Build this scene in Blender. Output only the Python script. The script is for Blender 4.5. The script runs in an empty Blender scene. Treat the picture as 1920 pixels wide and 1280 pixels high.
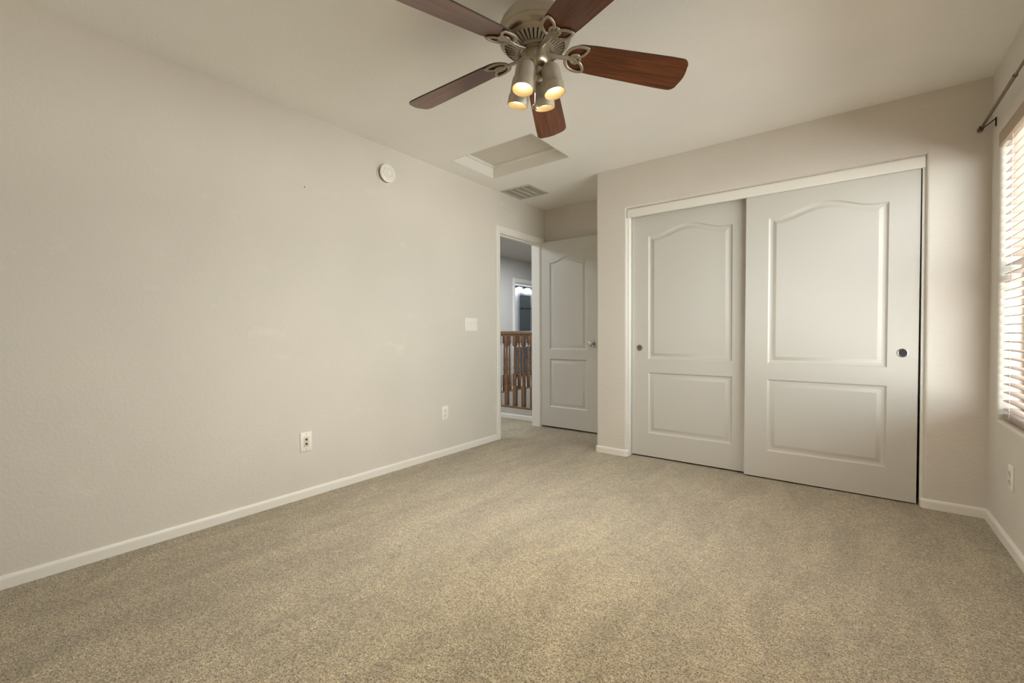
import bpy, bmesh, math, random
from mathutils import Vector, Matrix
PI = math.pi
S = bpy.context.scene
C = S.collection
random.seed(4)

# ------------------------------------------------------------------ room measures (metres)
H = 2.44                       # ceiling
XL, XR = -2.765, 0.612         # left wall, window wall
YC, YB = 3.556, 4.25           # closet wall face, alcove back wall face
XC = -1.78                     # corner of the closet wall
Y0 = -0.50                     # wall behind the camera
XF = -5.05                     # far landing wall

# ------------------------------------------------------------------ camera
CH = 1.0369
yaw, pitch, roll, fpx = 0.65197, -0.016281, -0.0042070, 831.85
fw = Vector((-math.sin(yaw)*math.cos(pitch), math.cos(yaw)*math.cos(pitch), math.sin(pitch)))
rt = Vector((math.cos(yaw), math.sin(yaw), 0)); up = rt.cross(fw)
r2 = rt*math.cos(roll) + up*math.sin(roll); u2 = up*math.cos(roll) - rt*math.sin(roll)
cd = bpy.data.cameras.new('camera'); cam = bpy.data.objects.new('camera', cd); C.objects.link(cam)
cam.matrix_world = Matrix(((r2.x, u2.x, -fw.x, 0), (r2.y, u2.y, -fw.y, 0), (r2.z, u2.z, -fw.z, CH), (0, 0, 0, 1)))
cd.sensor_width = 36.0; cd.lens = fpx/1920*36.0; cd.clip_start = 0.02; cd.clip_end = 200
S.camera = cam

# ------------------------------------------------------------------ view, world, light
S.view_settings.view_transform = 'Standard'; S.view_settings.look = 'None'
S.view_settings.exposure = 0.35; S.view_settings.gamma = 1.0; S.view_settings.use_curve_mapping = False
S.cycles.max_bounces = 14; S.cycles.diffuse_bounces = 10; S.cycles.sample_clamp_indirect = 6.0
W = bpy.data.worlds.new('world'); S.world = W; W.use_nodes = True
bg = W.node_tree.nodes['Background']; bg.inputs[1].default_value = 1.0
_t = W.node_tree; _tc = _t.nodes.new('ShaderNodeTexCoord'); _sx = _t.nodes.new('ShaderNodeSeparateXYZ'); _rp = _t.nodes.new('ShaderNodeValToRGB'); _mr = _t.nodes.new('ShaderNodeMapRange')
_t.links.new(_tc.outputs['Generated'], _sx.inputs[0]); _t.links.new(_sx.outputs['Z'], _mr.inputs[0]); _mr.inputs[1].default_value = -1; _mr.inputs[2].default_value = 1
_t.links.new(_mr.outputs[0], _rp.inputs[0]); _t.links.new(_rp.outputs[0], bg.inputs[0])
SKY_K, GROUND_K = 8.6, 14.0                        # daylight: sky above the horizon, sunlit pale ground below it
_e = _rp.color_ramp.elements; _e[0].position = 0.49; _e[0].color = (1.0*GROUND_K, 0.98*GROUND_K, 0.955*GROUND_K, 1); _e[1].position = 0.51; _e[1].color = (0.86*SKY_K, 0.94*SKY_K, 1.0*SKY_K, 1)

def area(name, loc, rot, sx, sy, energy=0, color=(1, 1, 1), portal=False):
    l = bpy.data.lights.new(name, 'AREA'); l.shape = 'RECTANGLE'; l.size = sx; l.size_y = sy
    l.energy = energy; l.color = color
    if portal: l.cycles.is_portal = True
    o = bpy.data.objects.new(name, l); C.objects.link(o); o.location = loc; o.rotation_euler = rot
    return o
WY0, WY1, WZ0, WZ1 = 1.50, 3.40, 0.578, 2.075       # window in the right wall
area('window_portal', (XR+0.25, (WY0+WY1)/2, (WZ0+WZ1)/2), (0, PI/2, 0), WZ1-WZ0, WY1-WY0, portal=True)
area('landing_fill', (-3.9, 3.0, 2.42), (0, 0, 0), 0.6, 0.6, 24, (0.86, 0.93, 1.0))  # unseen area light, added to bring cool daylight onto the landing
area('stairwell_fill', (-3.6, 5.9, 2.42), (0, 0, 0), 0.8, 0.8, 46, (0.86, 0.93, 1.0))  # another added, unseen light that brightens the stairwell walls

# ------------------------------------------------------------------ materials
def lin(c): return tuple(((v/255)/12.92 if v/255 <= 0.04045 else ((v/255+0.055)/1.055)**2.4) for v in c) + (1,)
class M_:
    def __init__(s, name, rgb, rough=0.6, metal=0.0, spec=0.5, coat=0.0):
        s.m = bpy.data.materials.new(name); s.m.use_nodes = True; s.t = s.m.node_tree
        s.b = s.t.nodes['Principled BSDF']
        s.b.inputs['Base Color'].default_value = lin(rgb); s.b.inputs['Roughness'].default_value = rough
        s.b.inputs['Metallic'].default_value = metal; s.b.inputs['Specular IOR Level'].default_value = spec
        s.b.inputs['Coat Weight'].default_value = coat
    def n(s, t, **k):
        nd = s.t.nodes.new(t)
        for a, v in k.items():
            if a in nd.inputs: nd.inputs[a].default_value = v
            else: setattr(nd, a, v)
        return nd
    def l(s, a, b): s.t.links.new(a, b)
    def coords(s, scale=(1, 1, 1), kind='Object'):
        tc = s.n('ShaderNodeTexCoord'); mp = s.n('ShaderNodeMapping'); mp.inputs['Scale'].default_value = scale
        s.l(tc.outputs[kind], mp.inputs[0]); return mp.outputs[0]
    def noise(s, co, scale, detail=3, rough=0.5, dist=0):
        n = s.n('ShaderNodeTexNoise'); n.inputs['Scale'].default_value = scale; n.inputs['Detail'].default_value = detail
        n.inputs['Roughness'].default_value = rough; n.inputs['Distortion'].default_value = dist
        s.l(co, n.inputs['Vector']); return n.outputs['Fac']
    def ramp(s, fac, stops):
        r = s.n('ShaderNodeValToRGB'); e = r.color_ramp.elements
        while len(e) < len(stops): e.new(0.5)
        for k, (p, c) in enumerate(stops): e[k].position = p; e[k].color = c
        s.l(fac, r.inputs[0]); return r.outputs[0]
    def bump(s, h, strength, dist):
        b = s.n('ShaderNodeBump'); b.inputs['Strength'].default_value = strength; b.inputs['Distance'].default_value = dist
        s.l(h, b.inputs['Height']); s.l(b.outputs[0], s.b.inputs['Normal'])
def mul(rgb, k): c = lin(rgb); return (c[0]*k, c[1]*k, c[2]*k, 1)

def paint(name, rgb, bumpk=0.35, patches=False, sc=75):
    m = M_(name, rgb, 0.75, spec=0.25); co = m.coords()
    big = m.noise(co, 1.3, 2)
    stops = [(0.3, mul(rgb, 0.965)), (0.7, mul(rgb, 1.03))]
    col = m.ramp(big, stops)
    if patches:                                    # touched-up paint smudges
        mask = m.ramp(m.noise(m.coords((1, 1, 1.6)), 3.4, 5, 0.65), [(0.60, (0, 0, 0, 1)), (0.70, (1, 1, 1, 1))])
        mx = m.n('ShaderNodeMix', data_type='RGBA'); m.l(mask, mx.inputs[0]); m.l(col, mx.inputs[6])
        mx.inputs[7].default_value = mul(rgb, 1.045); col = mx.outputs[2]
    m.l(col, m.b.inputs['Base Color'])
    h = m.ramp(m.noise(co, sc, 3, 0.45), [(0.38, (0, 0, 0, 1)), (0.62, (1, 1, 1, 1))])
    m.bump(h, bumpk, 0.0025); return m.m
WALL = paint('wall_paint', (213, 207, 198), 0.24)
WALL_L = paint('wall_paint_left', (213, 207, 197), 0.2, True)
CEIL = paint('ceiling_paint', (240, 239, 235), 0.22)
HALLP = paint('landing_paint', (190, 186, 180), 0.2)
BATHP = paint('bathroom_paint', (225, 226, 226), 0.1)
def glossy_paint(name, rgb, grain=False):
    m = M_(name, rgb, 0.42, spec=0.4)
    co = m.coords((90, 90, 4) if grain else (1, 1, 1))
    m.bump(m.noise(co, 1.5 if grain else 40, 4, 0.6), 0.06 if grain else 0.03, 0.001); return m.m
DOOR = glossy_paint('door_paint', (199, 196, 189), True)
TRIM = glossy_paint('trim_paint', (228, 225, 217))
PLASTIC = M_('white_plastic', (236, 233, 226), 0.35).m
ALMOND = M_('almond_plastic', (214, 206, 182), 0.4).m
GREYP = M_('grey_plastic', (150, 150, 142), 0.5).m
DARK = M_('dark_recess', (22, 20, 18), 0.6).m
VENTDK = M_('vent_dark', (92, 90, 84), 0.8).m
def carpet():
    m = M_('carpet', (180, 165, 135), 0.95, spec=0.1); co = m.coords()
    w1 = m.noise(co, 210, 2, 0.6, 0.8); w2 = m.noise(co, 70, 2, 0.5)
    add = m.n('ShaderNodeMath', operation='MULTIPLY_ADD'); m.l(w2, add.inputs[0]); add.inputs[1].default_value = 0.30
    m.l(w1, add.inputs[2])
    sub = m.n('ShaderNodeMath', operation='SUBTRACT'); m.l(add.outputs[0], sub.inputs[0]); sub.inputs[1].default_value = 0.15
    col = m.ramp(sub.outputs[0], [(0.36, lin((100, 86, 58))), (0.45, lin((154, 138, 104))), (0.53, lin((192, 177, 142))), (0.64, lin((226, 213, 180)))])
    def over(c, f):
        mx = m.n('ShaderNodeMix', data_type='RGBA', blend_type='MULTIPLY'); mx.inputs[0].default_value = 1
        m.l(c, mx.inputs[6]); m.l(f, mx.inputs[7]); return mx.outputs[2]
    # nap of the pile: broad vacuum strokes, footprints, and small tufted patches
    nap = m.ramp(m.noise(m.coords((2.2, 0.8, 1)), 2.6, 3, 0.55, 0.9), [(0.36, (0.82, 0.81, 0.79, 1)), (0.62, (1.08, 1.08, 1.07, 1))])
    nap2 = m.ramp(m.noise(co, 22, 3, 0.6, 0.5), [(0.36, (0.86, 0.85, 0.83, 1)), (0.60, (1.05, 1.05, 1.05, 1))])
    m.l(over(over(col, nap), nap2), m.b.inputs['Base Color'])
    m.b.inputs['Sheen Weight'].default_value = 0.6; m.b.inputs['Sheen Roughness'].default_value = 0.4
    m.bump(sub.outputs[0], 1.0, 0.012); return m.m
CARPET = carpet()
def wood(name, dark, mid, light, scale=(2, 22, 22), rough=0.35, coat=0.3):
    m = M_(name, mid, rough, spec=0.4, coat=coat); m.b.inputs['Coat Roughness'].default_value = 0.25
    g = m.noise(m.coords(scale), 2.2, 6, 0.62, 0.8)
    m.l(m.ramp(g, [(0.3, lin(dark)), (0.5, lin(mid)), (0.72, lin(light))]), m.b.inputs['Base Color'])
    m.bump(g, 0.05, 0.001); return m.m
BLADEW = wood('blade_wood', (66, 31, 12), (98, 50, 22), (122, 68, 34), (1.5, 26, 26), 0.32, 0.4)
EDGEW = M_('blade_edge', (52, 28, 16), 0.5).m
OAK = wood('oak_stain', (90, 64, 44), (124, 92, 66), (148, 114, 84), (26, 26, 2.5), 0.35, 0.3)
def brushed(name, rgb, rough=0.34):
    m = M_(name, rgb, rough, metal=1.0); m.bump(m.noise(m.coords((3, 3, 160)), 3, 3, 0.6), 0.04, 0.0008); return m.m
NICKEL = brushed('brushed_nickel', (178, 168, 150))
NICKEL2 = M_('satin_nickel_shade', (196, 188, 172), 0.5, metal=0.6).m
IRON = M_('iron_nickel', (176, 166, 150), 0.45, metal=0.75).m
CHROME = M_('chrome', (200, 198, 192), 0.12, metal=1.0).m
RODM = M_('rod_metal', (122, 108, 92), 0.4, metal=0.8).m
SHADEIN = M_('shade_inner', (168, 146, 104), 0.6).m
SLAT = M_('blind_slat', (164, 146, 134), 0.5).m
VALN = M_('blind_valance', (176, 158, 136), 0.5).m
VINYL = M_('vinyl_frame', (196, 186, 176), 0.4).m
CORD = M_('cord', (226, 218, 200), 0.8).m
GREYCAB = M_('vanity_grey', (128, 132, 136), 0.5).m
MIRG = M_('mirror_glass', (74, 82, 88), 0.15, spec=0.8).m  # reflection of the dim room put into the base colour
BLACKM = M_('black_metal', (24, 24, 26), 0.4).m
def emis(name, rgb, k):
    m = M_(name, rgb, 0.4); m.b.inputs['Emission Color'].default_value = lin(rgb); m.b.inputs['Emission Strength'].default_value = k; return m.m
BULB = emis('lit_bulb', (255, 242, 216), 4.5)
VLIGHT = emis('lit_vanity_shade', (250, 252, 255), 5.0)
def glassm():
    m = bpy.data.materials.new('window_glass'); m.use_nodes = True; t = m.node_tree; t.nodes.clear()
    o = t.nodes.new('ShaderNodeOutputMaterial'); mx = t.nodes.new('ShaderNodeMixShader'); tr = t.nodes.new('ShaderNodeBsdfTransparent')
    gl = t.nodes.new('ShaderNodeBsdfGlossy'); gl.inputs['Roughness'].default_value = 0.02; mx.inputs[0].default_value = 0.06
    tr.inputs[0].default_value = (0.96, 0.98, 0.97, 1)
    t.links.new(tr.outputs[0], mx.inputs[1]); t.links.new(gl.outputs[0], mx.inputs[2]); t.links.new(mx.outputs[0], o.inputs[0]); return m
GLASS = glassm()

# ------------------------------------------------------------------ mesh helpers
def bm_new(): return bmesh.new()
def box(bm, x0, x1, y0, y1, z0, z1, bev=0, seg=2, rot=None, loc=None):
    t = bmesh.new(); bmesh.ops.create_cube(t, size=1)
    for v in t.verts: v.co = Vector(((x0+x1)/2+v.co.x*(x1-x0), (y0+y1)/2+v.co.y*(y1-y0), (z0+z1)/2+v.co.z*(z1-z0)))
    if bev: bmesh.ops.bevel(t, geom=list(t.edges), offset=bev, segments=seg, affect='EDGES', profile=0.5)
    if rot is not None: t.transform(rot)
    if loc is not None: t.transform(Matrix.Translation(loc))
    merge(bm, t); return bm
def merge(bm, t, mi=None):
    me = bpy.data.meshes.new('tmp'); t.to_mesh(me); t.free()
    n = len(bm.faces); bm.from_mesh(me); bpy.data.meshes.remove(me)
    if mi is not None:
        bm.faces.ensure_lookup_table()
        for f in bm.faces[n:]: f.material_index = mi
def lathe(bm, prof, seg=40, mat=Matrix(), close=True, mi=None):
    """prof: list of (r, z); revolve about z."""
    t = bmesh.new(); rings = []
    for r, z in prof:
        if r < 1e-6: rings.append([t.verts.new((0, 0, z))])
        else: rings.append([t.verts.new((r*math.cos(2*PI*k/seg), r*math.sin(2*PI*k/seg), z)) for k in range(seg)])
    for a, b in zip(rings, rings[1:]):
        for k in range(seg):
            k2 = (k+1) % seg
            if len(a) == 1 and len(b) == 1: continue
            if len(a) == 1: t.faces.new((a[0], b[k], b[k2]))
            elif len(b) == 1: t.faces.new((a[k], b[0], a[k2]))
            else: t.faces.new((a[k], b[k], b[k2], a[k2]))
    bmesh.ops.recalc_face_normals(t, faces=t.faces); t.transform(mat); merge(bm, t, mi); return bm
def tube(bm, pts, r, seg=10, closed=False, flat=1.0, caps=True):
    """sweep a circle (flattened in z by flat) along points; r may be a list."""
    pts = [Vector(p) for p in pts]; n = len(pts); t = bmesh.new(); rings = []
    rr = r if isinstance(r, (list, tuple)) else [r]*n
    prevn = None
    for i, p in enumerate(pts):
        if closed: d = pts[(i+1) % n]-pts[i-1]
        else: d = pts[min(i+1, n-1)]-pts[max(i-1, 0)]
        d.normalize()
        if prevn is None:
            a = Vector((0, 0, 1)) if abs(d.z) < 0.9 else Vector((1, 0, 0))
        else: a = prevn
        nrm = (a-d*a.dot(d)).normalized(); prevn = nrm; bn = d.cross(nrm)
        rings.append([t.verts.new(p+nrm*math.cos(2*PI*k/seg)*rr[i]*flat+bn*math.sin(2*PI*k/seg)*rr[i]) for k in range(seg)])
    m = n if closed else n-1
    for i in range(m):
        a, b = rings[i], rings[(i+1) % n]
        for k in range(seg): t.faces.new((a[k], a[(k+1) % seg], b[(k+1) % seg], b[k]))
    if not closed and caps: t.faces.new(rings[0]); t.faces.new(rings[-1][::-1])
    bmesh.ops.recalc_face_normals(t, faces=t.faces); merge(bm, t); return bm
def prism(bm, poly, plane, a, b, mi=None):
    """extrude a 2D polygon; plane 'xz' extrudes along y, 'yz' along x, 'xy' along z from a to b."""
    def P(u, v, w): return {'xz': (u, w, v), 'yz': (w, u, v), 'xy': (u, v, w)}[plane]
    t = bmesh.new()
    A = [t.verts.new(P(u, v, a)) for u, v in poly]; B = [t.verts.new(P(u, v, b)) for u, v in poly]
    t.faces.new(A); t.faces.new(B[::-1]); n = len(poly)
    for k in range(n): t.faces.new((A[k], B[k], B[(k+1) % n], A[(k+1) % n]))
    bmesh.ops.recalc_face_normals(t, faces=t.faces); merge(bm, t, mi); return bm
def bevel_where(bm, test, off, seg=5):
    es = [e for e in bm.edges if test(e.verts[0].co, e.verts[1].co)]
    bmesh.ops.bevel(bm, geom=es, offset=off, segments=seg, affect='EDGES', profile=0.5)

def obj(name, bm, mat, parent=None, loc=(0, 0, 0), rot=(0, 0, 0), angle=35, wn=False, link=True):
    me = bpy.data.meshes.new(name); bm.to_mesh(me); bm.free()
    for m in (mat if isinstance(mat, (list, tuple)) else [mat]): me.materials.append(m)
    me.shade_smooth(); me.set_sharp_from_angle(angle=math.radians(angle))
    o = bpy.data.objects.new(name, me)
    if link: C.objects.link(o)
    o.location = loc; o.rotation_euler = rot
    if parent: o.parent = parent
    if wn: md = o.modifiers.new('wn', 'WEIGHTED_NORMAL'); md.keep_sharp = True
    return o
def tag(o, label=None, cat=None, group=None, kind=None):
    if label: o['label'] = label
    if cat: o['category'] = cat
    if group: o['group'] = group
    if kind: o['kind'] = kind
    return o
def thing(name, label, cat, loc=(0, 0, 0), rotz=0, group=None, kind=None):
    o = bpy.data.objects.new(name, None); C.objects.link(o); o.location = loc; o.rotation_euler = (0, 0, rotz)
    o.empty_display_size = 0.05
    return tag(o, label, cat, group, kind)
def struct(name, bm, mat, label, cat, wn=True, angle=35):
    return tag(obj(name, bm, mat, wn=wn, angle=angle), label, cat, None, 'structure')

# ------------------------------------------------------------------ floor, ceiling
TH = 0.12
b = bm_new(); box(b, XL-0.10, XR+0.22, Y0-0.14, YB+TH, -0.12, 0)
struct('floor', b, CARPET, 'beige speckled cut pile carpet covering the bedroom floor', 'floor')
b = bm_new(); box(b, XF-TH, XL-0.10, 2.3, 4.345, -0.12, 0); box(b, XF-TH, -4.365, 4.345, 9.0, -0.12, 0)
struct('floor_landing', b, CARPET, 'beige carpet on the landing outside the bedroom door', 'floor')
HX0, HX1, HY0, HY1 = -2.575, -1.778, 2.565, 3.102   # attic hatch
b = bm_new()
xs = [XL-0.10, HX0, HX1, XR+0.22]; ys = [Y0-0.14, HY0, HY1, YB+TH]
for i in range(3):
    for j in range(3):
        if (i, j) != (1, 1): box(b, xs[i], xs[i+1], ys[j], ys[j+1], H, H+0.12)
struct('ceiling', b, CEIL, 'off-white lightly textured bedroom ceiling', 'ceiling')
b = bm_new(); box(b, XF-TH, XL-0.10, 2.3, 9.1, H, H+0.12)
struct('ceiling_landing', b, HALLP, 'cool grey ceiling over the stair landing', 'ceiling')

# attic hatch: recess lining, stop trim, panel
t = thing('attic_hatch', 'recessed rectangular attic access hatch in the ceiling by the left wall', 'hatch', (HX0, HY0, H))
dx, dy = HX1-HX0, HY1-HY0
b = bm_new(); box(b, 0.001, 0.009, 0.001, dy-0.001, 0.0, 0.119); box(b, dx-0.009, dx-0.001, 0.001, dy-0.001, 0.0, 0.119)
box(b, 0.009, dx-0.009, 0.001, 0.009, 0.0, 0.119); box(b, 0.009, dx-0.009, dy-0.009, dy-0.001, 0.0, 0.119); obj('recess_lining', b, TRIM, t)
b = bm_new()
for a_ in ((0, 0.0, 0.03, dy), (dx-0.03, 0, dx, dy), (0.03, 0, dx-0.03, 0.03), (0.03, dy-0.03, dx-0.03, dy)):
    box(b, a_[0], a_[2], a_[1], a_[3], 0.085, 0.105, 0.003)
obj('stop_trim', b, TRIM, t)
b = bm_new(); box(b, 0.009, dx-0.009, 0.009, dy-0.009, 0.105, 0.119); obj('hatch_panel', b, WALL, t)

# ------------------------------------------------------------------ walls
DY0, DY1, DZ = 3.417, 4.132, 2.055                    # bedroom doorway in the left wall
b = bm_new()
prism(b, [(Y0-0.14, 0), (DY0, 0), (DY0, DZ), (DY1, DZ), (DY1, 0), (YB+TH, 0), (YB+TH, H), (Y0-0.14, H)], 'yz', XL-0.10, XL)
struct('wall_left', b, WALL_L, 'long beige textured wall with smoke alarm and outlets', 'wall')
# closet wall with its opening (rounded drywall corners)
OX0, OX1, OZ = -1.502, 0.347, 2.083
b = bm_new()
prism(b, [(XC, 0), (OX0, 0), (OX0, OZ), (OX1, OZ), (OX1, 0), (XR+0.01, 0), (XR+0.01, H), (XC, H)], 'xz', YC, YC+TH)
def tst(p, q):
    f = abs(p.y-YC) < 1e-5 and abs(q.y-YC) < 1e-5
    if not f: return False
    if abs(p.x-q.x) < 1e-5 and (abs(p.x-XC) < 1e-5 or abs(p.x-OX0) < 1e-5 or abs(p.x-OX1) < 1e-5): return True
    return abs(p.z-OZ) < 1e-5 and abs(q.z-OZ) < 1e-5
bevel_where(b, tst, 0.019, 6)
struct('wall_closet', b, WALL, 'beige wall around the sliding closet doors', 'wall')
b = bm_new(); box(b, XC+0.0, XC+0.10, YC+TH, YB+0.0, 0, H)
struct('wall_closet_side', b, WALL, 'side of the closet facing the door alcove', 'wall')
b = bm_new(); box(b, XL, XR+0.01, YB, YB+TH, 0, H)
struct('wall_alcove', b, WALL, 'beige back wall of the door alcove behind the open door', 'wall')
def holed_wall(axis, face, back, u0, u1, hu0, hu1, hz0, hz1, name, label, bev=0.016):
    """wall with a rectangular hole; axis 'x': plane of constant x (u=y); axis 'y': constant y (u=x)."""
    t = bmesh.new(); us = [u0, hu0, hu1, u1]; zs = [0, hz0, hz1, H]
    def P(u, z, w): return (w, u, z) if axis == 'x' else (u, w, z)
    F = [[t.verts.new(P(u, z, face)) for z in zs] for u in us]; B = [[t.verts.new(P(u, z, back)) for z in zs] for u in us]
    for i in range(3):
        for j in range(3):
            if (i, j) == (1, 1): continue
            t.faces.new((F[i][j], F[i+1][j], F[i+1][j+1], F[i][j+1])); t.faces.new((B[i][j], B[i][j+1], B[i+1][j+1], B[i+1][j]))
    for a_, c_ in (((1, 1), (2, 1)), ((2, 1), (2, 2)), ((2, 2), (1, 2)), ((1, 2), (1, 1))):
        t.faces.new((F[a_[0]][a_[1]], F[c_[0]][c_[1]], B[c_[0]][c_[1]], B[a_[0]][a_[1]]))
    rim = [(i, 0) for i in range(4)]+[(3, j) for j in range(1, 4)]+[(i, 3) for i in (2, 1, 0)]+[(0, j) for j in (2, 1)]
    for k in range(len(rim)):
        a_, c_ = rim[k], rim[(k+1) % len(rim)]
        t.faces.new((F[a_[0]][a_[1]], F[c_[0]][c_[1]], B[c_[0]][c_[1]], B[a_[0]][a_[1]]))
    bmesh.ops.recalc_face_normals(t, faces=t.faces)
    hs = {F[i][j] for i in (1, 2) for j in (1, 2)}
    es = [e for e in t.edges if e.verts[0] in hs and e.verts[1] in hs]
    bmesh.ops.bevel(t, geom=es, offset=bev, segments=5, affect='EDGES', profile=0.5)
    return struct(name, t, WALL, label, 'wall')
holed_wall('x', XR, XR+0.22, Y0-0.14, YB+TH, WY0, WY1, WZ0, WZ1, 'wall_right', 'beige wall holding the window and curtain rod')
b = bm_new(); box(b, XL-0.1, XR, Y0-0.14, Y0, 0, H); struct('wall_back', b, WALL, 'beige wall behind the viewer', 'wall')
# landing and bathroom shell
BY0, BY1, BZD = 6.70, 7.52, 2.04
b = bm_new(); prism(b, [(2.3, -2.6), (BY0, -2.6), (BY0, 0), (BY0, BZD), (BY1, BZD), (BY1, 0), (BY1, -2.6), (9.0, -2.6), (9.0, H), (2.3, H)][0:2]+[(BY0, BZD), (BY1, BZD), (BY1, -2.6), (9.0, -2.6), (9.0, H), (2.3, H)], 'yz', XF-TH, XF)
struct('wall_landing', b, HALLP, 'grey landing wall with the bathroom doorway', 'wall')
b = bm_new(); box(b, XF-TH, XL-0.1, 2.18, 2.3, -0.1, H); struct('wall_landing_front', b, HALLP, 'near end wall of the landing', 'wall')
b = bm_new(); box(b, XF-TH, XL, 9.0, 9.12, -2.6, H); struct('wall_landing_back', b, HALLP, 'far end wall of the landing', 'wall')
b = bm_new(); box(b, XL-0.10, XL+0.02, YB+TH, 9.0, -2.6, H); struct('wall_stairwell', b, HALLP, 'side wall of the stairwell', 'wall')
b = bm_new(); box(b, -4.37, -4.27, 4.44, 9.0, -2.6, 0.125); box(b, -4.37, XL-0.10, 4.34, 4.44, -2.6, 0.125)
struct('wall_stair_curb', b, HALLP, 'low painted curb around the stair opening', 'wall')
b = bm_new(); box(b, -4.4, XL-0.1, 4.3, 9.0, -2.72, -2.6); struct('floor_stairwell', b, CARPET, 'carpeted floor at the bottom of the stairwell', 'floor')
for nm, bx in (('wall_bathroom', (-7.02, -6.9, 6.2, 10.7)), ('wall_bathroom_back', (-6.9, XF-TH, 10.6, 10.72)), ('wall_bathroom_front', (-6.9, XF-TH, 6.2, 6.32)), ('wall_bathroom_side', (XF-TH-0.01, XF-TH, 9.0, 10.6))):
    b = bm_new(); box(b, *bx, -0.1, H); struct(nm, b, BATHP, 'white bathroom wall beyond the far doorway', 'wall')
b = bm_new(); box(b, -7.02, XF-TH, 6.2, 10.7, -0.12, 0.0); box(b, XF-TH, XF, BY0, BY1, -0.12, 0.004)
struct('floor_bathroom', b, M_('bath_tile', (214, 212, 206), 0.4).m, 'pale tiled bathroom floor', 'floor')
b = bm_new(); box(b, -7.02, XF-TH, 6.2, 10.7, H, H+0.1); struct('ceiling_bathroom', b, BATHP, 'white bathroom ceiling', 'ceiling')

# ------------------------------------------------------------------ baseboards (rounded top)
BH, BT = 0.055, 0.013
def base_run(name, p, q, nrm, label):
    """baseboard along p->q on the floor, standing off the wall along nrm; profile with eased top."""
    p, q = Vector(p), Vector(q); nrm = Vector(nrm); d = (q-p)
    prof = [(0, 0), (BT, 0), (BT, BH-0.016), (BT-0.001, BH-0.010), (BT-0.004, BH-0.004), (BT-0.008, BH), (0, BH)]
    t = bmesh.new()
    A = [t.verts.new((p.x+nrm.x*u, p.y+nrm.y*u, v)) for u, v in prof]; B = [t.verts.new((q.x+nrm.x*u, q.y+nrm.y*u, v)) for u, v in prof]
    t.faces.new(A); t.faces.new(B[::-1])
    for k in range(len(prof)): t.faces.new((A[k], B[k], B[(k+1) % len(prof)], A[(k+1) % len(prof)]))
    bmesh.ops.recalc_face_normals(t, faces=t.faces)
    return struct(name, t, TRIM, label, 'baseboard')
base_run('baseboard_left', (XL, Y0), (XL, DY0-0.057), (1, 0), 'white baseboard along the long left wall')
base_run('baseboard_right', (XR, Y0), (XR, YC), (-1, 0), 'white baseboard under the window wall')
base_run('baseboard_alcove', (XL, YB), (XC, YB), (0, -1), 'white baseboard at the alcove back wall')
base_run('baseboard_alcove_side', (XC, YC+0.016), (XC, YB), (-1, 0), 'white baseboard on the alcove side of the closet')
base_run('baseboard_back', (XL, Y0), (XR, Y0), (0, 1), 'white baseboard on the wall behind the viewer')
def wrap_base(name, pts, label):
    """baseboard following a bent path (outer face offset to the left of travel)."""
    prof = [(0, 0), (BT, 0), (BT, BH-0.016), (BT-0.001, BH-0.010), (BT-0.004, BH-0.004), (BT-0.008, BH), (0, BH)]
    pts = [Vector(p) for p in pts]; t = bmesh.new(); rings = []
    for i, p in enumerate(pts):
        d1 = (pts[i]-pts[i-1]).normalized() if i else (pts[1]-pts[0]).normalized()
        d2 = (pts[i+1]-pts[i]).normalized() if i < len(pts)-1 else d1
        n1, n2 = Vector((d1.y, -d1.x)), Vector((d2.y, -d2.x)); m = (n1+n2).normalized(); k = 1/max(0.3, m.dot(n1))
        rings.append([t.verts.new((p.x+m.x*u*k, p.y+m.y*u*k, v)) for u, v in prof])
    for a_, c_ in zip(rings, rings[1:]):
        for k in range(len(prof)): t.faces.new((a_[k], c_[k], c_[(k+1) % len(prof)], a_[(k+1) % len(prof)]))
    t.faces.new(rings[0]); t.faces.new(rings[-1][::-1]); bmesh.ops.recalc_face_normals(t, faces=t.faces)
    return struct(name, t, TRIM, label, 'baseboard')
def arc(cx, cy, r, a0, a1, n=5): return [(cx+r*math.cos(a0+(a1-a0)*k/n), cy+r*math.sin(a0+(a1-a0)*k/n)) for k in range(n+1)]
R_ = 0.019
wrap_base('baseboard_closet', [(XC, YC+0.05)]+arc(XC+R_, YC+R_, R_, PI, 1.5*PI)+arc(OX0-R_, YC+R_, R_, 1.5*PI, 2*PI)+[(OX0, YC+0.032)],
          'short white baseboard wrapping the wall between alcove and closet')
wrap_base('baseboard_closet_right', [(OX1, YC+0.032)]+arc(OX1+R_, YC+R_, R_, PI, 1.5*PI)+[(XR, YC)],
          'short white baseboard right of the closet doors')

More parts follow.
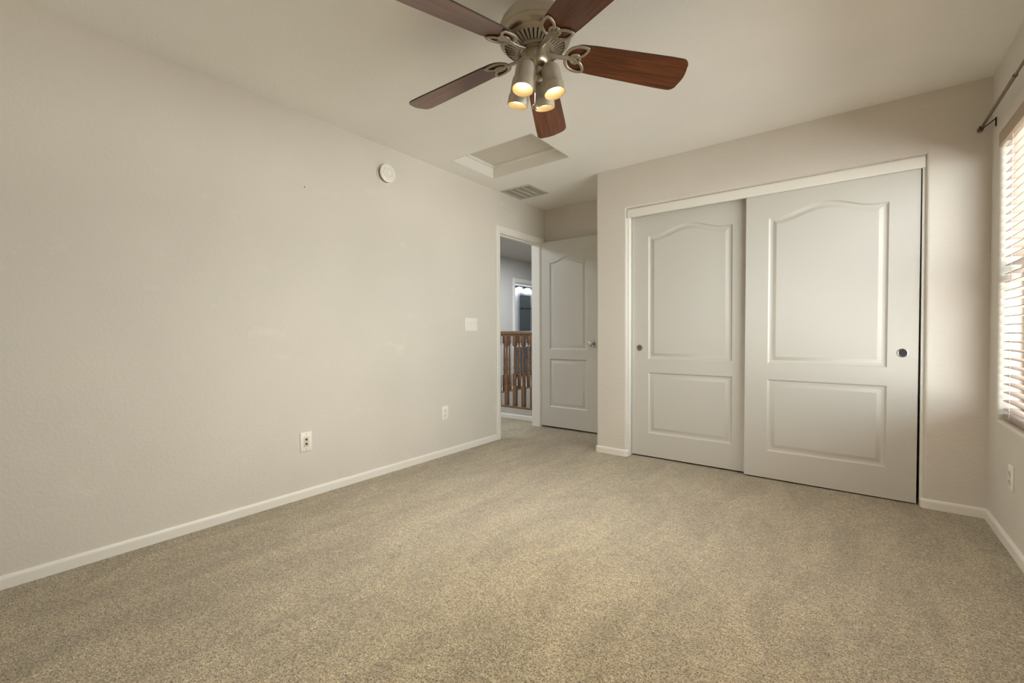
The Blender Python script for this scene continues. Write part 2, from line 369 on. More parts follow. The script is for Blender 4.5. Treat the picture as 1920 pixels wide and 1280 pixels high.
# ------------------------------------------------------------------ doors
def panel_outline(x0, x1, z0, z1, rise=0.0):
    """returns a function giving the panel outline (counter-clockwise) inset by d."""
    def out(d=0.0):
        a0, a1, b0, b1 = x0+d, x1-d, z0+d, z1-d
        if rise == 0: return [(a0, b0), (a1, b0), (a1, b1), (a0, b1)]
        pts = [(a0, b0), (a1, b0)]; N = 36; xm, hw_ = (x0+x1)/2, (x1-x0)/2
        for k in range(N+1):
            x = a1+(a0-a1)*k/N; a = min(1, abs(x-xm)/hw_/0.84)
            pts.append((x, b1+rise*(0.5+0.5*math.cos(PI*a))))
        return pts
    return out
def door_leaf(bm, w, h, t, panels, both=False):
    """leaf in x 0..w, z 0..h; moulded face at y=0, back at y=t (raised panels pressed into the face)."""
    prof = [(0, 0), (0.003, 0.0035), (0.008, 0.0085), (0.012, 0.0105), (0.024, 0.0105), (0.029, 0.0095), (0.045, 0.0022), (0.049, 0.0012), (0.0505, 0.0012), (0.053, 0.0012)]
    for side in ([0, 1] if both else [0]):
        y0, s = (0, 1) if side == 0 else (t, -1)
        m = bmesh.new(); edges = []
        def loop(poly, y):
            vs = [m.verts.new((u, y, v)) for u, v in poly]; return vs
        outer = loop([(0, 0), (w, 0), (w, h), (0, h)], y0)
        for k in range(4): edges.append(m.edges.new((outer[k], outer[(k+1) % 4])))
        rims = []
        for pl in panels:
            r0 = loop(pl(), y0)
            for k in range(len(r0)): edges.append(m.edges.new((r0[k], r0[(k+1) % len(r0)])))
            prev = r0
            for d, dep in prof[1:]:
                cur = loop(pl(d), y0+s*dep)
                for k in range(len(cur)): m.faces.new((prev[k], prev[(k+1) % len(cur)], cur[(k+1) % len(cur)], cur[k]))
                prev = cur
            m.faces.new(prev)
        bmesh.ops.triangle_fill(m, use_beauty=True, use_dissolve=False, edges=edges, normal=(0, -1, 0))
        for f in m.faces:
            f.normal_update()
            if f.normal.y*s > 0: f.normal_flip()
        merge(bm, m)
    m = bmesh.new()
    v = [[m.verts.new((x, y, z)) for x, z in ((0, 0), (w, 0), (w, h), (0, h))] for y in (0, t)]
    for k in range(4): m.faces.new((v[0][k], v[0][(k+1) % 4], v[1][(k+1) % 4], v[1][k]))
    if not both: m.faces.new(v[1])
    bmesh.ops.recalc_face_normals(m, faces=m.faces)
    merge(bm, m); return bm
def finger_pull(parent, x, z, dark):
    b = bm_new(); mt = Matrix.Translation((x, 0, z)) @ Matrix.Rotation(PI/2, 4, 'X')
    lathe(b, [(0.0, 0.0005), (0.019, 0.0005), (0.0205, 0.0012), (0.0215, 0.003), (0.0235, 0.0034), (0.0265, 0.0022), (0.0275, 0), (0.0275, -0.004)], 36, mt)
    o = obj('finger_pull', b, CHROME, parent); o['label'] = 'round chrome finger pull'
    b = bm_new(); lathe(b, [(0.0, 0.0012), (0.0195, 0.0012)], 32, mt); c = obj('cup', b, dark, o); return o
def closet_door(name, x0, x1, yf, z0, z1, label, pull_x, dark):
    w = x1-x0; t = thing(name, label, 'door', (x0, yf, z0), kind='structure')
    b = bm_new(); st = 0.143
    door_leaf(b, w, z1-z0, 0.034, [panel_outline(st, w-st, 0.192, 0.700), panel_outline(st, w-st, 0.812, 1.835, 0.062)])
    obj('door_leaf', b, DOOR, t, wn=True); finger_pull(t, pull_x, 0.905, dark); return t
closet_door('door_1', -1.484, -0.560, 3.631, 0.014, 2.03, 'rear sliding closet door on the left, partly behind the other one', 0.067, M_('pull_grey', (118, 112, 98), 0.4, metal=0.6).m)
_d2 = closet_door('door_2', -0.613, 0.3195, 3.586, 0.012, 2.03, 'front sliding closet door on the right with dark round pull', 0.861, M_('pull_dark', (30, 34, 44), 0.25, spec=0.8).m)
_d2.rotation_euler = (0, 0.0042, 0)
# closet jambs, header fascia, floor guide
b = bm_new(); box(b, OX0-0.004, OX0+0.014, YC+0.022, YC+TH, 0, OZ-0.01, 0.002); struct('trim_1', b, TRIM, 'white jamb at the left of the closet opening', 'trim')
b = bm_new(); box(b, OX1-0.014, OX1+0.004, YC+0.022, YC+TH, 0, OZ-0.01, 0.002); struct('trim_2', b, TRIM, 'white jamb at the right of the closet opening', 'trim')
b = bm_new(); box(b, OX0+0.003, OX1-0.003, YC+0.004, YC+0.024, 2.008, 2.074, 0.003); box(b, OX0, OX1, YC+0.022, YC+TH-0.002, 2.05, OZ+0.002)
struct('trim_3', b, TRIM, 'white header board above the sliding closet doors', 'trim')
# bedroom door, swung open against the alcove wall
t = thing('door_3', 'open white two-panel bedroom door standing in the alcove', 'door', (-2.768, 4.145, 0.020), kind='structure')
b = bm_new(); st = 0.128; w = 0.712
door_leaf(b, w, 2.032, 0.034, [panel_outline(st, w-st, 0.215, 0.745), panel_outline(st, w-st, 0.850, 1.800, 0.055)], both=True)
obj('door_leaf', b, DOOR, t, wn=True)
b = bm_new(); mt = Matrix.Translation((w-0.06, 0, 0.915)) @ Matrix.Rotation(PI/2, 4, 'X')
lathe(b, [(0.033, 0), (0.033, 0.003), (0.029, 0.007), (0.014, 0.009), (0.011, 0.014), (0.011, 0.034), (0.016, 0.038), (0.025, 0.044), (0.0275, 0.052), (0.0265, 0.060), (0.021, 0.066), (0.010, 0.069), (0, 0.0695)], 32, mt)
obj('door_knob', b, CHROME, t)
for z in (0.22, 1.0, 1.80):
    b = bm_new(); tube(b, [(-0.001, -0.006, z-0.045), (-0.001, -0.006, z+0.045)], 0.006, 12); box(b, -0.002, 0.0005, -0.004, 0.03, z-0.045, z+0.045)
    obj('hinge', b, NICKEL, t)
# bedroom doorway: jamb, stop, casing
b = bm_new(); J = 0.016
box(b, XL-0.104, XL+0.002, DY0, DY0+J, 0, DZ-J, 0.001); box(b, XL-0.104, XL+0.002, DY1-J+0.012, DY1+0.012, 0, DZ-J, 0.001); box(b, XL-0.104, XL+0.002, DY0, DY1+0.012, DZ-J, DZ, 0.001)
box(b, XL-0.075, XL-0.038, DY0+J, DY0+J+0.011, 0, DZ-J-0.011); box(b, XL-0.075, XL-0.038, DY0+J, DY1-0.004, DZ-J-0.011, DZ-J)
struct('trim_4', b, TRIM, 'white jamb and stop lining the bedroom doorway', 'trim')
def casing(side, xf, y0, y1, z1, wd=0.057, right=True):
    """casing round a doorway in a wall of constant x; side=+1 stands toward +x."""
    prof = [(0, 0), (0, 0.009), (0.006, 0.012), (0.014, 0.0125), (0.024, 0.016), (0.044, 0.0165), (0.053, 0.014), (0.057, 0.009), (0.057, 0)]
    t = bmesh.new(); path = [((y0, 0), (-1, 0)), ((y0, z1), (-1, 1)), ((y1, z1), (1, 1)), ((y1, 0), (1, 0))]
    rings = [[t.verts.new((xf+side*v, p[0]+m[0]*u, p[1]+m[1]*u)) for u, v in prof] for p, m in path]
    for a_, c_ in zip(rings, rings[1:]):
        for k in range(len(prof)-1): t.faces.new((a_[k], c_[k], c_[k+1], a_[k+1]))
    for r in (rings[0], rings[-1]): t.faces.new(r)
    bmesh.ops.recalc_face_normals(t, faces=t.faces); return t
struct('trim_5', casing(1, XL, DY0+0.004, DY1+0.006, DZ-0.004), TRIM, 'white casing round the bedroom doorway', 'trim')
struct('trim_6', casing(1, XF, BY0, BY1, BZD), TRIM, 'white casing round the bathroom doorway across the landing', 'trim')
b = bm_new(); box(b, XF-TH-0.002, XF+0.002, BY0, BY0+0.018, 0, BZD-0.018); box(b, XF-TH-0.002, XF+0.002, BY1-0.018, BY1, 0, BZD-0.018); box(b, XF-TH-0.002, XF+0.002, BY0, BY1, BZD-0.018, BZD)
struct('trim_7', b, TRIM, 'white jamb of the bathroom doorway', 'trim')
base_run('baseboard_landing', (XF, 2.3), (XF, BY0-0.057), (1, 0), 'white baseboard on the far landing wall')
base_run('baseboard_curb', (-4.37, 4.34), (XL-0.10, 4.34), (0, -1), 'white baseboard at the foot of the stair curb')
base_run('baseboard_curb_side', (-4.37, 4.34), (-4.37, 9.0), (-1, 0), 'white baseboard along the landing side of the stair curb')

# ------------------------------------------------------------------ window with blind and rod
def window(name, label, M, w, h):
    """window in local coords: x along width, y outwards (0 = glass line), z up from sill."""
    t = thing(name, label, 'window', kind='structure'); t.matrix_world = M
    b = bm_new(); f = 0.045
    for (x0, x1, z0, z1) in ((0, f, 0, h), (w-f, w, 0, h), (f, w-f, 0, f), (f, w-f, h-f, h), (f, w-f, h*0.5-0.022, h*0.5+0.022)): box(b, x0, x1, -0.02, 0.02, z0, z1, 0.003)
    obj('window_frame', b, VINYL, t)
    b = bm_new(); box(b, f-0.005, w-f+0.005, -0.003, 0.003, f-0.005, h-f+0.005); obj('glass_pane', b, GLASS, t)
    return t
Mw = Matrix(((0, 1, 0, XR+0.115), (1, 0, 0, WY0), (0, 0, 1, WZ0), (0, 0, 0, 1)))
window('window_1', 'window in the right wall behind the open blind', Mw, WY1-WY0, WZ1-WZ0)

bl = thing('window_blind', 'pale horizontal slat blind hanging open in the right window', 'blind', (XR, WY0, WZ0))
L = WY1-WY0; Y_a, Y_b = 0.012, L-0.014; zt = WZ1-WZ0
b = bm_new(); box(b, -0.004, 0.010, 0.004, L-0.006, zt-0.072, zt-0.004, 0.002); obj('valance', b, VALN, bl)
b = bm_new(); box(b, 0.016, 0.074, Y_a, Y_b, zt-0.05, zt-0.006, 0.002); obj('head_rail', b, VALN, bl)
b = bm_new(); NS = 32; z_lo, z_hi = 0.060, zt-0.080
rot = Matrix.Rotation(math.radians(-2), 4, 'Y')
for k in range(NS):
    z = z_lo+(z_hi-z_lo)*k/(NS-1)
    prof = [(-0.025, -0.0012), (-0.012, 0.0010), (0, 0.0018), (0.012, 0.0010), (0.025, -0.0012)]
    pl = [(u, v+0.0028) for u, v in prof]+[(u, v) for u, v in prof[::-1]]
    tt = bmesh.new(); A = [tt.verts.new((u, Y_a, v)) for u, v in pl]; B = [tt.verts.new((u, Y_b, v)) for u, v in pl]
    tt.faces.new(A); tt.faces.new(B[::-1])
    for q in range(len(pl)): tt.faces.new((A[q], B[q], B[(q+1) % len(pl)], A[(q+1) % len(pl)]))
    bmesh.ops.recalc_face_normals(tt, faces=tt.faces); tt.transform(Matrix.Translation((0.047, 0, z)) @ rot); merge(b, tt)
obj('slats', b, SLAT, bl)
b = bm_new(); box(b, 0.022, 0.073, Y_a, Y_b, 0.012, 0.034, 0.004, 3); obj('bottom_rail', b, SLAT, bl)
for yy in (L-0.14, L*0.5, 0.14):
    for xx in (0.0195, 0.0745):
        b = bm_new(); tube(b, [(xx, yy, 0.02), (xx, yy, zt-0.05)], 0.0011, 6); obj('ladder_cord', b, CORD, bl)
t = thing('curtain_rod', 'thin bronze curtain rod on brackets above the right window', 'curtain rod', (XR, 3.47, 2.15))
b = bm_new(); tube(b, [(-0.052, 0.035, 0), (-0.052, -0.60, 0)], 0.0072, 14); lathe(b, [(0, 0), (0.0085, 0), (0.0085, 0.008), (0, 0.008)], 20, Matrix.Translation((-0.052, -0.595, 0)) @ Matrix.Rotation(PI/2, 4, 'X')); obj('rod', b, RODM, t)
b = bm_new(); tube(b, [(-0.052, -0.59, 0), (-0.052, -2.05, 0)], 0.0056, 14); obj('inner_rod', b, RODM, t)
for yy, s in ((0.035, 1), (-2.05, -1)):
    b = bm_new(); lathe(b, [(0.0085, 0), (0.012, 0.004), (0.012, 0.012), (0.0135, 0.017), (0.013, 0.024), (0.008, 0.029), (0, 0.030)], 20, Matrix.Translation((-0.052, yy, 0)) @ Matrix.Rotation(-s*PI/2, 4, 'X')); obj('finial', b, RODM, t)
for yy in (0, -1.98):
    b = bm_new(); tube(b, [(-0.052, yy, -0.012), (-0.056, yy, -0.010), (-0.064, yy, -0.002), (-0.062, yy, 0.004)], 0.0028, 8)
    tube(b, [(-0.052, yy, -0.012), (-0.030, yy, 0.006), (-0.004, yy, 0.028)], 0.0028, 8); box(b, -0.005, 0, yy-0.007, yy+0.007, -0.012, 0.034, 0.001); obj('bracket', b, M_('bracket_dark', (62, 48, 36), 0.5, metal=0.6).m, t)

# ------------------------------------------------------------------ wall fittings on the left wall (local: x out of wall, y along, z up)
def plate(b, w, h, t_=0.006): box(b, 0, t_, -w/2, w/2, -h/2, h/2, 0.0022, 2)
def screw(parent, y, z, x=0.006):
    b = bm_new(); lathe(b, [(0, 0.0012), (0.0028, 0.001), (0.0034, 0)], 14, Matrix.Translation((x, y, z)) @ Matrix.Rotation(PI/2, 4, 'Y')); obj('screw', b, GREYP, parent)
t = thing('media_outlet', 'white wall plate with beige insert and two dark jacks, low on the left wall', 'outlet', (XL, 1.445, 0.357))
b = bm_new(); plate(b, 0.075, 0.122); obj('cover_plate', b, PLASTIC, t)
b = bm_new(); box(b, 0.005, 0.0085, -0.0165, 0.0165, -0.033, 0.033, 0.001); o = obj('jack_insert', b, ALMOND, t)
for z in (0.014, -0.014):
    b = bm_new(); box(b, 0.008, 0.0092, -0.0065, 0.0065, z-0.006, z+0.006, 0.0004); obj('jack_hole', b, DARK, o)
screw(t, 0, 0.048); screw(t, 0, -0.048)
def duplex(loc, rotz, label):
    t = thing('power_outlet', label, 'outlet', loc, rotz)
    b = bm_new(); plate(b, 0.075, 0.118); obj('cover_plate', b, PLASTIC, t)
    for z in (0.020, -0.020):
        b = bm_new(); lathe(b, [(0, 0.0025), (0.0155, 0.0025), (0.017, 0)], 28, Matrix.Translation((0.006, 0, z)) @ Matrix.Rotation(PI/2, 4, 'Y')); r = obj('receptacle', b, ALMOND if rotz else PLASTIC, t)
        b = bm_new(); box(b, 0.008, 0.0092, -0.0075, -0.0050, z-0.001, z+0.008); box(b, 0.008, 0.0092, 0.0050, 0.0072, z-0.001, z+0.007); box(b, 0.008, 0.0092, -0.0024, 0.0024, z-0.010, z-0.005)
        obj('slots', b, VENTDK, r)
    screw(t, 0, 0); return t
duplex((XL, 2.667, 0.365), 0, 'small white power outlet on the left wall below the light switch')
duplex((XR, 3.10, 0.346), PI, 'white power outlet below the window on the right wall')
t = thing('light_switch', 'white three-gang switch plate beside the bedroom doorway', 'light switch', (XL, 3.005, 1.128))
b = bm_new(); plate(b, 0.165, 0.118); obj('cover_plate', b, PLASTIC, t)
for y in (-0.046, 0, 0.046):
    b = bm_new(); box(b, 0.005, 0.0085, y-0.0165, y+0.0165, -0.033, 0.033, 0.001)
    tt = Matrix.Translation((0.0085, y, 0)) @ Matrix.Rotation(math.radians(4), 4, 'Y')
    box(b, -0.004, 0.002, -0.0145, 0.0145, -0.030, 0.030, 0.001, 2, tt); obj('rocker', b, PLASTIC, t)
t = thing('smoke_detector', 'round white smoke detector high on the left wall', 'smoke detector', (XL, 2.070, 2.230))
mt = Matrix.Rotation(PI/2, 4, 'Y')
b = bm_new(); lathe(b, [(0, 0), (0.073, 0), (0.074, 0.004), (0.072, 0.008), (0.066, 0.009), (0.060, 0.009), (0, 0.009)], 56, mt); obj('mounting_base', b, PLASTIC, t)
b = bm_new(); lathe(b, [(0.060, 0.008), (0.060, 0.030)], 56, mt)
for k in range(40): a_ = 2*PI*k/40; box(b, 0.009, 0.030, -0.0012, 0.0012, 0.0595, 0.0635, 0, 1, Matrix.Rotation(a_, 4, 'X'))
obj('side_grille', b, GREYP, t)
b = bm_new(); lathe(b, [(0, 0.030), (0.0655, 0.030), (0.068, 0.033), (0.066, 0.041), (0.058, 0.046), (0.047, 0.048), (0.0465, 0.0445), (0.0445, 0.0445), (0.044, 0.050), (0.036, 0.053), (0, 0.054)], 56, mt); c = obj('cover', b, PLASTIC, t)
b = bm_new(); lathe(b, [(0, 0.0565), (0.011, 0.0562), (0.0125, 0.0535)], 28, mt); obj('test_button', b, PLASTIC, c)
b = bm_new()
for k in range(14):
    a_ = 2*PI*k/14; box(b, 0.0495, 0.0535, -0.0012, 0.0012, 0.022, 0.034, 0, 1, Matrix.Rotation(a_, 4, 'X'))
obj('sounder_slots', b, GREYP, c)
# a nail left in the paint
b = bm_new(); lathe(b, [(0, 0.0012), (0.0024, 0.001), (0.004, 0)], 14, Matrix.Rotation(PI/2, 4, 'Y'))
tag(obj('nail', b, DARK, loc=(XL, 1.456, 1.979)), 'tiny dark nail in the left wall, left of the smoke detector', 'nail')

# ------------------------------------------------------------------ ceiling return vent
VX0, VX1, VY0, VY1 = -2.735, -2.395, 3.410, 3.748
t = thing('ceiling_vent', 'square white louvred air vent in the ceiling above the doorway', 'vent', (VX0, VY0, H))
vw, vd = VX1-VX0, VY1-VY0
b = bm_new(); f = 0.028
for a_ in ((0, 0, vw, f), (0, vd-f, vw, vd), (0, f, f, vd-f), (vw-f, f, vw, vd-f)): box(b, a_[0], a_[2], a_[1], a_[3], -0.007, 0.0, 0.0015)
obj('vent_frame', b, M_('vent_frame_paint', (190, 186, 174), 0.5).m, t)
b = bm_new(); box(b, f, vw-f, f, vd-f, -0.001, 0.0); obj('backing', b, VENTDK, t)
b = bm_new()
for k in range(14):
    y = f+(vd-2*f)*(k+0.5)/14; box(b, f, vw-f, -0.0062, 0.0062, -0.0006, 0.0006, 0, 1, Matrix.Translation((0, y, -0.0055)) @ Matrix.Rotation(math.radians(60), 4, 'X'))
for q in (0.25, 0.5, 0.75): box(b, f+(vw-2*f)*q-0.002, f+(vw-2*f)*q+0.002, f, vd-f, -0.009, -0.002)
obj('louvres', b, M_('vent_paint', (228, 225, 214), 0.5).m, t)

# ------------------------------------------------------------------ ceiling fan
FX, FY = -1.050, 1.540
fan = thing('ceiling_fan', 'five-blade wooden ceiling fan with brushed nickel motor and four lit lamps', 'ceiling fan', (FX, FY, H))
def Z(z): return z-H
b = bm_new(); lathe(b, [(0, 0), (0.064, 0), (0.066, Z(2.425)), (0.062, Z(2.412)), (0.046, Z(2.404)), (0.044, Z(2.365))], 56); obj('canopy', b, NICKEL, fan)
b = bm_new(); lathe(b, [(0, Z(2.374)), (0.056, Z(2.374)), (0.078, Z(2.371)), (0.102, Z(2.361)), (0.122, Z(2.344)), (0.138, Z(2.322)), (0.1475, Z(2.300)), (0.1495, Z(2.2882)), (0.147, Z(2.2810)), (0.147, Z(2.2770)), (0.150, Z(2.2730)),
    (0.150, Z(2.2580)), (0.146, Z(2.2460)), (0.138, Z(2.2370)), (0.130, Z(2.2340)), (0.124, Z(2.2400)), (0.090, Z(2.2430)), (0, Z(2.2430))], 72); obj('motor_housing', b, NICKEL, fan)
b = bm_new(); lathe(b, [(0.134, Z(2.2380)), (0.128, Z(2.2280)), (0.124, Z(2.2250)), (0.124, Z(2.2310)), (0.130, Z(2.2390))], 72)
lathe(b, [(0.078, Z(2.2140)), (0.080, Z(2.2070)), (0.070, Z(2.2040)), (0.060, Z(2.2070)), (0.060, Z(2.2140))], 56)
for k in range(40):
    a_ = 2*PI*k/40; tt = bmesh.new()
    vs = [tt.verts.new(p) for p in ((0.077, -0.0042, Z(2.2115)), (0.128, -0.0066, Z(2.2295)), (0.128, 0.0066, Z(2.2295)), (0.077, 0.0042, Z(2.2115)))]
    vt = [tt.verts.new((v.co.x, v.co.y, v.co.z+0.005)) for v in vs]
    tt.faces.new(vs); tt.faces.new(vt[::-1])
    for q in range(4): tt.faces.new((vs[q], vt[q], vt[(q+1) % 4], vs[(q+1) % 4]))
    bmesh.ops.recalc_face_normals(tt, faces=tt.faces); tt.transform(Matrix.Rotation(a_, 4, 'Z')); merge(b, tt)
obj('vent_ring', b, IRON, fan)
b = bm_new(); lathe(b, [(0.124, Z(2.2425)), (0.070, Z(2.2240)), (0, Z(2.2240))], 48); obj('vent_core', b, DARK, fan)
b = bm_new(); lathe(b, [(0.056, Z(2.236)), (0.058, Z(2.216)), (0.060, Z(2.213)), (0.060, Z(2.203)), (0.056, Z(2.200)), (0.044, Z(2.199))], 48); obj('rotor_hub', b, NICKEL, fan)
BZ = 2.211; PITCH = math.radians(-14.5); DROOP = math.radians(6)
def blade_bm():
    tt = bmesh.new(); x0, x1 = 0.138, 0.652
    pts = []
    def hw(x): return 0.064+(0.080-0.064)*min(1, (x-x0)/0.42)
    # right root curve -> side -> tip corner -> other side
    n = 10
    side = []
    for k in range(n+1):           # rounded root
        a = PI/2*k/n; side.append((x0+0.060*(1-math.cos(a)), hw(x0)*math.sin(a)))
    for k in range(1, 9): x = x0+0.060+(x1-0.042-x0-0.060)*k/8; side.append((x, hw(x)))
    for k in range(1, n+1): a = PI/2*k/n; side.append((x1-0.042+0.034*math.sin(a), 0.080-0.034*(1-math.cos(a))))
    side += [(x1-0.0045, 0.034), (x1-0.0015, 0.018)]
    side.append((x1, 0.0))
    poly = side+[(x, -y) for x, y in side[-2:0:-1]]
    t_ = 0.0055
    A = [tt.verts.new((x, y, 0)) for x, y in poly]; B = [tt.verts.new((x, y, t_)) for x, y in poly]
    tt.faces.new(A); tt.faces.new(B[::-1])
    for k in range(len(poly)): f = tt.faces.new((A[k], B[k], B[(k+1) % len(poly)], A[(k+1) % len(poly)])); f.material_index = 1
    bmesh.ops.recalc_face_normals(tt, faces=tt.faces); return tt
def bracket_bm():
    b = bm_new(); z = -0.0045
    # arm rising from the hub to the plate
    tube(b, [(0.045, 0, -0.004), (0.070, 0, -0.006), (0.100, 0, -0.009), (0.125, 0, -0.008), (0.150, 0, z)], [0.012, 0.0115, 0.0105, 0.0105, 0.011], 12, flat=0.55)
    def loopc(pts, r=0.0064): tube(b, [(x, y, z) for x, y in pts], r, 8, closed=True, flat=0.7)
    loopc([(0.177+0.020*math.cos(2*PI*k/28), 0.020*math.sin(2*PI*k/28)) for k in range(28)])
    for s in (1, -1):
        p0, p1 = (0.137, 0.004*s), (0.221, 0.056*s); lp = []
        c1, c2 = (0.133, 0.048*s), (0.181, 0.070*s); c3, c4 = (0.221, 0.030*s), (0.197, -0.004*s)
        def bz(a, b_, c, d, u): return tuple((1-u)**3*a[i]+3*(1-u)**2*u*b_[i]+3*(1-u)*u*u*c[i]+u**3*d[i] for i in (0, 1))
        for k in range(16): lp.append(bz(p0, c1, c2, p1, k/16))
        for k in range(16): lp.append(bz(p1, c3, c4, p0, k/16))
        loopc(lp)
    for x, y in ((0.161, 0.012), (0.161, -0.012), (0.197, 0)):
        lathe(b, [(0, -0.003), (0.004, -0.002), (0.0045, 0)], 12, Matrix.Translation((x, y, z-0.003)))
    b.transform(Matrix.Translation((-0.006, 0, 0)))
    return b
bm_b, bm_i = blade_bm(), bracket_bm()
blade0 = obj('fan_blade', bm_b, [BLADEW, EDGEW], fan, (0, 0, Z(BZ)), (PITCH, 0, 0), link=True)
iron0 = obj('blade_bracket', bm_i, IRON, fan, (0, 0, Z(BZ)), (PITCH, 0, 0))
for k in range(5):
    a_ = math.radians(43.6+72*k)
    for src in (blade0, iron0):
        o = src if k == 0 else src.copy()
        if k: C.objects.link(o); o.parent = fan
        o.rotation_euler = (PITCH, DROOP, a_)
# light kit
b = bm_new(); lathe(b, [(0, Z(2.204)), (0.052, Z(2.204)), (0.0570, Z(2.200)), (0.0585, Z(2.172)), (0.0575, Z(2.155)), (0.048, Z(2.142)), (0.034, Z(2.134)), (0.032, Z(2.120)), (0.036, Z(2.112)), (0.034, Z(2.094)), (0.022, Z(2.084)), (0.010, Z(2.080)), (0.007, Z(2.070)), (0, Z(2.068))], 48)
obj('light_fitter', b, NICKEL, fan)
SH = [(0.0, 0.128), (0.012, 0.127), (0.026, 0.121), (0.0345, 0.110), (0.0380, 0.095), (0.0388, 0.060), (0.0392, 0.042), (0.0430, 0.035), (0.0435, 0.028), (0.0435, 0.0), (0.0415, -0.001), (0.0405, 0.001), (0.0405, 0.028), (0.0345, 0.045), (0.033, 0.095), (0.022, 0.115), (0, 0.118)]
for k in range(4):
    az = math.radians((9, 96, 181, -89)[k]); d = Vector((math.cos(az), math.sin(az), 0))
    tilt = Matrix.Rotation(az, 4, 'Z') @ Matrix.Rotation(math.radians(-11), 4, 'Y')
    base = Vector((0.089*d.x, 0.089*d.y, Z(2.014)))
    mt = Matrix.Translation(base) @ tilt
    b = bm_new(); lathe(b, SH[:10], 44, mt); o = obj('lamp_shade', b, NICKEL2, fan)
    b = bm_new(); lathe(b, SH[9:], 44, mt); obj('shade_lining', b, SHADEIN, o)
    b = bm_new(); lathe(b, [(0, 0.012), (0.012, 0.0130), (0.022, 0.0165), (0.0295, 0.024), (0.0325, 0.034), (0.030, 0.050), (0.018, 0.072), (0.014, 0.080), (0.0135, 0.108)], 32, mt); obj('bulb', b, BULB, fan)
    top = mt @ Vector((0, 0, 0.108)); knee = Vector((d.x*0.030, d.y*0.030, Z(2.098)))
    b = bm_new(); tube(b, [knee, (knee+top)/2+Vector((0, 0, 0.006)), mt @ Vector((-0.026, 0, 0.090))], 0.0065, 12); obj('lamp_arm', b, NICKEL, fan)
    l = bpy.data.lights.new('bulb_light', 'SPOT'); l.energy = 36.0; l.color = (1.0, 0.93, 0.83); l.spot_size = math.radians(150); l.spot_blend = 0.9; l.shadow_soft_size = 0.025
    lo = bpy.data.objects.new('bulb_light', l); C.objects.link(lo); lo.parent = fan; lo.matrix_local = mt @ Matrix.Translation((0, 0, 0.008))
tc = Vector((0.57, -0.82, 0))
p0 = tc*0.0610; b = bm_new(); tube(b, [(p0.x*0.9, p0.y*0.9, Z(2.186)), (p0.x*1.06, p0.y*1.06, Z(2.186)), (p0.x*1.09, p0.y*1.09, Z(2.182)), (p0.x*1.09, p0.y*1.09, Z(1.957))], 0.0013, 6)
for k in range(52): lathe(b, [(0, 0.002), (0.002, 0), (0, -0.002)], 6, Matrix.Translation((p0.x*1.09, p0.y*1.09, Z(2.178-0.0042*k))))
c = obj('pull_chain', b, CHROME, fan)
b = bm_new(); tube(b, [(p0.x*1.09+0.010*math.cos(2*PI*k/20)*0.82, p0.y*1.09+0.010*math.cos(2*PI*k/20)*0.57, Z(1.948)+0.010*math.sin(2*PI*k/20)) for k in range(20)], 0.0022, 8, closed=True); obj('pull_ring', b, CHROME, c)

# ------------------------------------------------------------------ balustrades on the landing
def baluster_bm(h=0.868):
    b = bm_new(); s = 0.0225
    box(b, -s, s, -s, s, 0, 0.255, 0.0015); box(b, -s, s, -s, s, h-0.120, h, 0.0015)
    lathe(b, [(0.0, 0.253), (0.019, 0.253), (0.0145, 0.262), (0.0145, 0.268), (0.0205, 0.278), (0.0205, 0.286), (0.0155, 0.294), (0.0145, 0.302), (0.0190, 0.325), (0.0205, 0.350), (0.0195, 0.372), (0.0145, 0.395), (0.0135, 0.402), (0.0185, 0.410), (0.0185, 0.416), (0.0160, 0.424),
        (0.0175, 0.46), (0.0175, 0.50), (0.0150, 0.60), (0.0120, h-0.165), (0.0115, h-0.155), (0.0170, h-0.148), (0.0170, h-0.142), (0.0125, h-0.136), (0.0190, h-0.124), (0.0190, h-0.118), (0, h-0.118)], 20)
    return b
BAL = None
def balustrade(label, p, axis, n, pitch, first, length):
    global BAL
    t = thing('balustrade', label, 'railing', p, 0 if axis == 'x' else PI/2)
    b = bm_new(); box(b, 0, length, -0.035, 0.035, 0, 0.022, 0.004); obj('base_rail', b, OAK, t)
    b = bm_new(); prof = [(u, v-0.022) for u, v in [(-0.022, 0.91), (0.022, 0.91), (0.024, 0.925), (0.034, 0.935), (0.036, 0.953), (0.028, 0.968), (0.012, 0.974), (-0.012, 0.974), (-0.028, 0.968), (-0.036, 0.953), (-0.034, 0.935), (-0.024, 0.925)]]
    prism(b, prof, 'yz', 0, length); obj('handrail', b, OAK, t)
    for k in range(n):
        if BAL is None: BAL = obj('baluster', baluster_bm(), OAK, t); o = BAL
        else: o = BAL.copy(); C.objects.link(o); o.parent = t
        o.location = (first+pitch*k, 0, 0.020)
    return t
# near run along X, far run along Y
balustrade('near turned wood railing with handrail seen through the bedroom doorway', (-4.32, 4.39, 0.125), 'x', 10, 0.130, 0.106, 1.435)
balustrade('farther turned wood railing running away along the stair opening', (-4.32, 4.44, 0.125), 'y', 30, 0.130, 0.115, 4.2)

# bathroom door, part open, seen edge-on
t = thing('door_4', 'white bathroom door standing part open beyond the far doorway', 'door', (-5.165, 6.735, 0.012), math.radians(126), kind='structure')
b = bm_new(); door_leaf(b, 0.76, 2.0, 0.034, [panel_outline(0.13, 0.63, 0.20, 0.72), panel_outline(0.13, 0.63, 0.83, 1.78, 0.06)], both=True); obj('door_leaf', b, DOOR, t, wn=True)
b = bm_new(); lathe(b, [(0.03, 0), (0.03, 0.004), (0.012, 0.010), (0.011, 0.03), (0.024, 0.044), (0.026, 0.054), (0.018, 0.064), (0, 0.067)], 24, Matrix.Translation((0.70, 0, 0.93)) @ Matrix.Rotation(PI/2, 4, 'X')); obj('door_knob', b, CHROME, t)
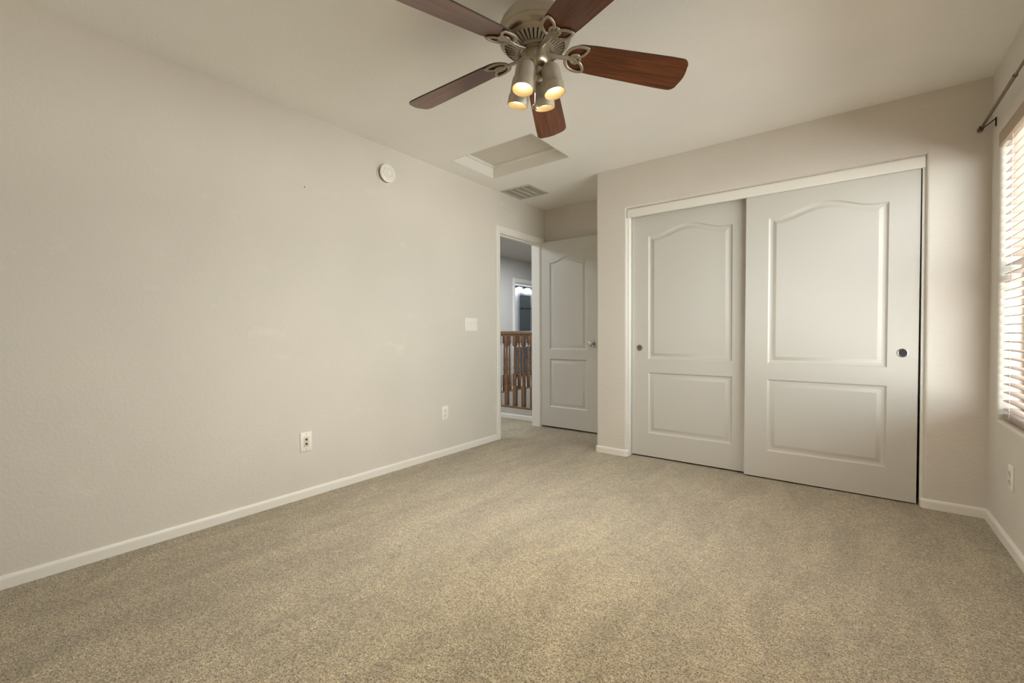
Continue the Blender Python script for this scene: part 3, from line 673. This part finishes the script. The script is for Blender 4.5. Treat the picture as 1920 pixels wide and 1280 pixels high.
# ------------------------------------------------------------------ bathroom pieces
t = thing('vanity_cabinet', 'grey bathroom vanity with white top seen through the far doorway', 'vanity', (-6.895, 8.35, 0.002))
b = bm_new(); box(b, 0, 0.50, 0, 2.1, 0.06, 0.72, 0.003); obj('body', b, GREYCAB, t)
b = bm_new(); box(b, 0, 0.44, 0.0, 2.1, 0, 0.06); obj('toe_kick', b, DARK, t)
b = bm_new(); box(b, 0, 0.53, -0.02, 2.12, 0.72, 0.76, 0.006); box(b, 0, 0.02, -0.02, 2.12, 0.76, 0.86, 0.003); obj('countertop', b, PLASTIC, t)
for k in range(4):
    b = bm_new(); box(b, 0.50, 0.518, 0.03+0.52*k, 0.51+0.52*k, 0.10, 0.52, 0.003); d = obj('cabinet_door', b, GREYCAB, t)
    b = bm_new(); lathe(b, [(0, 0.026), (0.014, 0.024), (0.016, 0.016), (0.007, 0.010), (0.007, 0)], 18, Matrix.Translation((0.518, 0.07+0.52*k if k % 2 else 0.46+0.52*k, 0.47)) @ Matrix.Rotation(PI/2, 4, 'Y')); obj('knob', b, BLACKM, d)
    b = bm_new(); box(b, 0.50, 0.518, 0.03+0.52*k, 0.51+0.52*k, 0.54, 0.70, 0.003); d = obj('drawer', b, GREYCAB, t)
    b = bm_new(); box(b, 0.518, 0.534, 0.20+0.52*k, 0.34+0.52*k, 0.62, 0.632, 0.002); obj('handle', b, BLACKM, d)
t = thing('bathroom_mirror', 'grey framed mirror with a painted dark reflection above the bathroom vanity', 'mirror', (-6.895, 9.29, 0.92))
b = bm_new()
for (y0, y1, z0, z1) in ((0, 0.05, 0, 1.20), (0.55, 0.60, 0, 1.20), (0.05, 0.55, 1.14, 1.20), (0.05, 0.55, 0, 0.06)): box(b, 0, 0.025, y0, y1, z0, z1, 0.003)
obj('mirror_frame', b, M_('mirror_frame', (150, 156, 164), 0.35).m, t)
b = bm_new(); box(b, 0, 0.010, 0.045, 0.555, 0.05, 1.15); obj('mirror_glass', b, MIRG, t)
t = thing('reflected_towel_bar', 'dark bar on the bathroom mirror standing in for a reflected towel bar', 'towel bar', (-6.882, 9.40, 1.72))  # solid bar added to stand for a reflection in the mirror
b = bm_new(); tube(b, [(0.05, 0, 0), (0.05, 0.40, 0)], 0.011, 12); obj('bar', b, BLACKM, t)
for y in (0.02, 0.38):
    b = bm_new(); tube(b, [(0.0, y, 0), (0.05, y, 0)], 0.014, 12); obj('post', b, BLACKM, t)
t = thing('vanity_light', 'lit wall lamp with square glowing shades above the bathroom mirror', 'wall lamp', (-6.895, 9.0, 2.20))
b = bm_new(); box(b, 0, 0.025, 0.10, 1.1, 0.03, 0.09, 0.004); obj('back_plate', b, BLACKM, t)
for y in (0.26, 0.62, 0.98):
    b = bm_new(); box(b, 0.03, 0.13, y-0.06, y+0.06, -0.07, 0.05, 0.012, 3); s = obj('glass_shade', b, VLIGHT, t)
    b = bm_new(); tube(b, [(0.01, y, 0.07), (0.08, y, 0.075), (0.08, y, 0.045)], 0.008, 10); obj('shade_arm', b, BLACKM, s)
l = bpy.data.lights.new('vanity_glow', 'POINT'); l.energy = 14; l.color = (0.92, 0.96, 1); l.shadow_soft_size = 0.15
lo = bpy.data.objects.new('vanity_glow', l); C.objects.link(lo); lo.location = (-6.3, 8.3, 2.1)
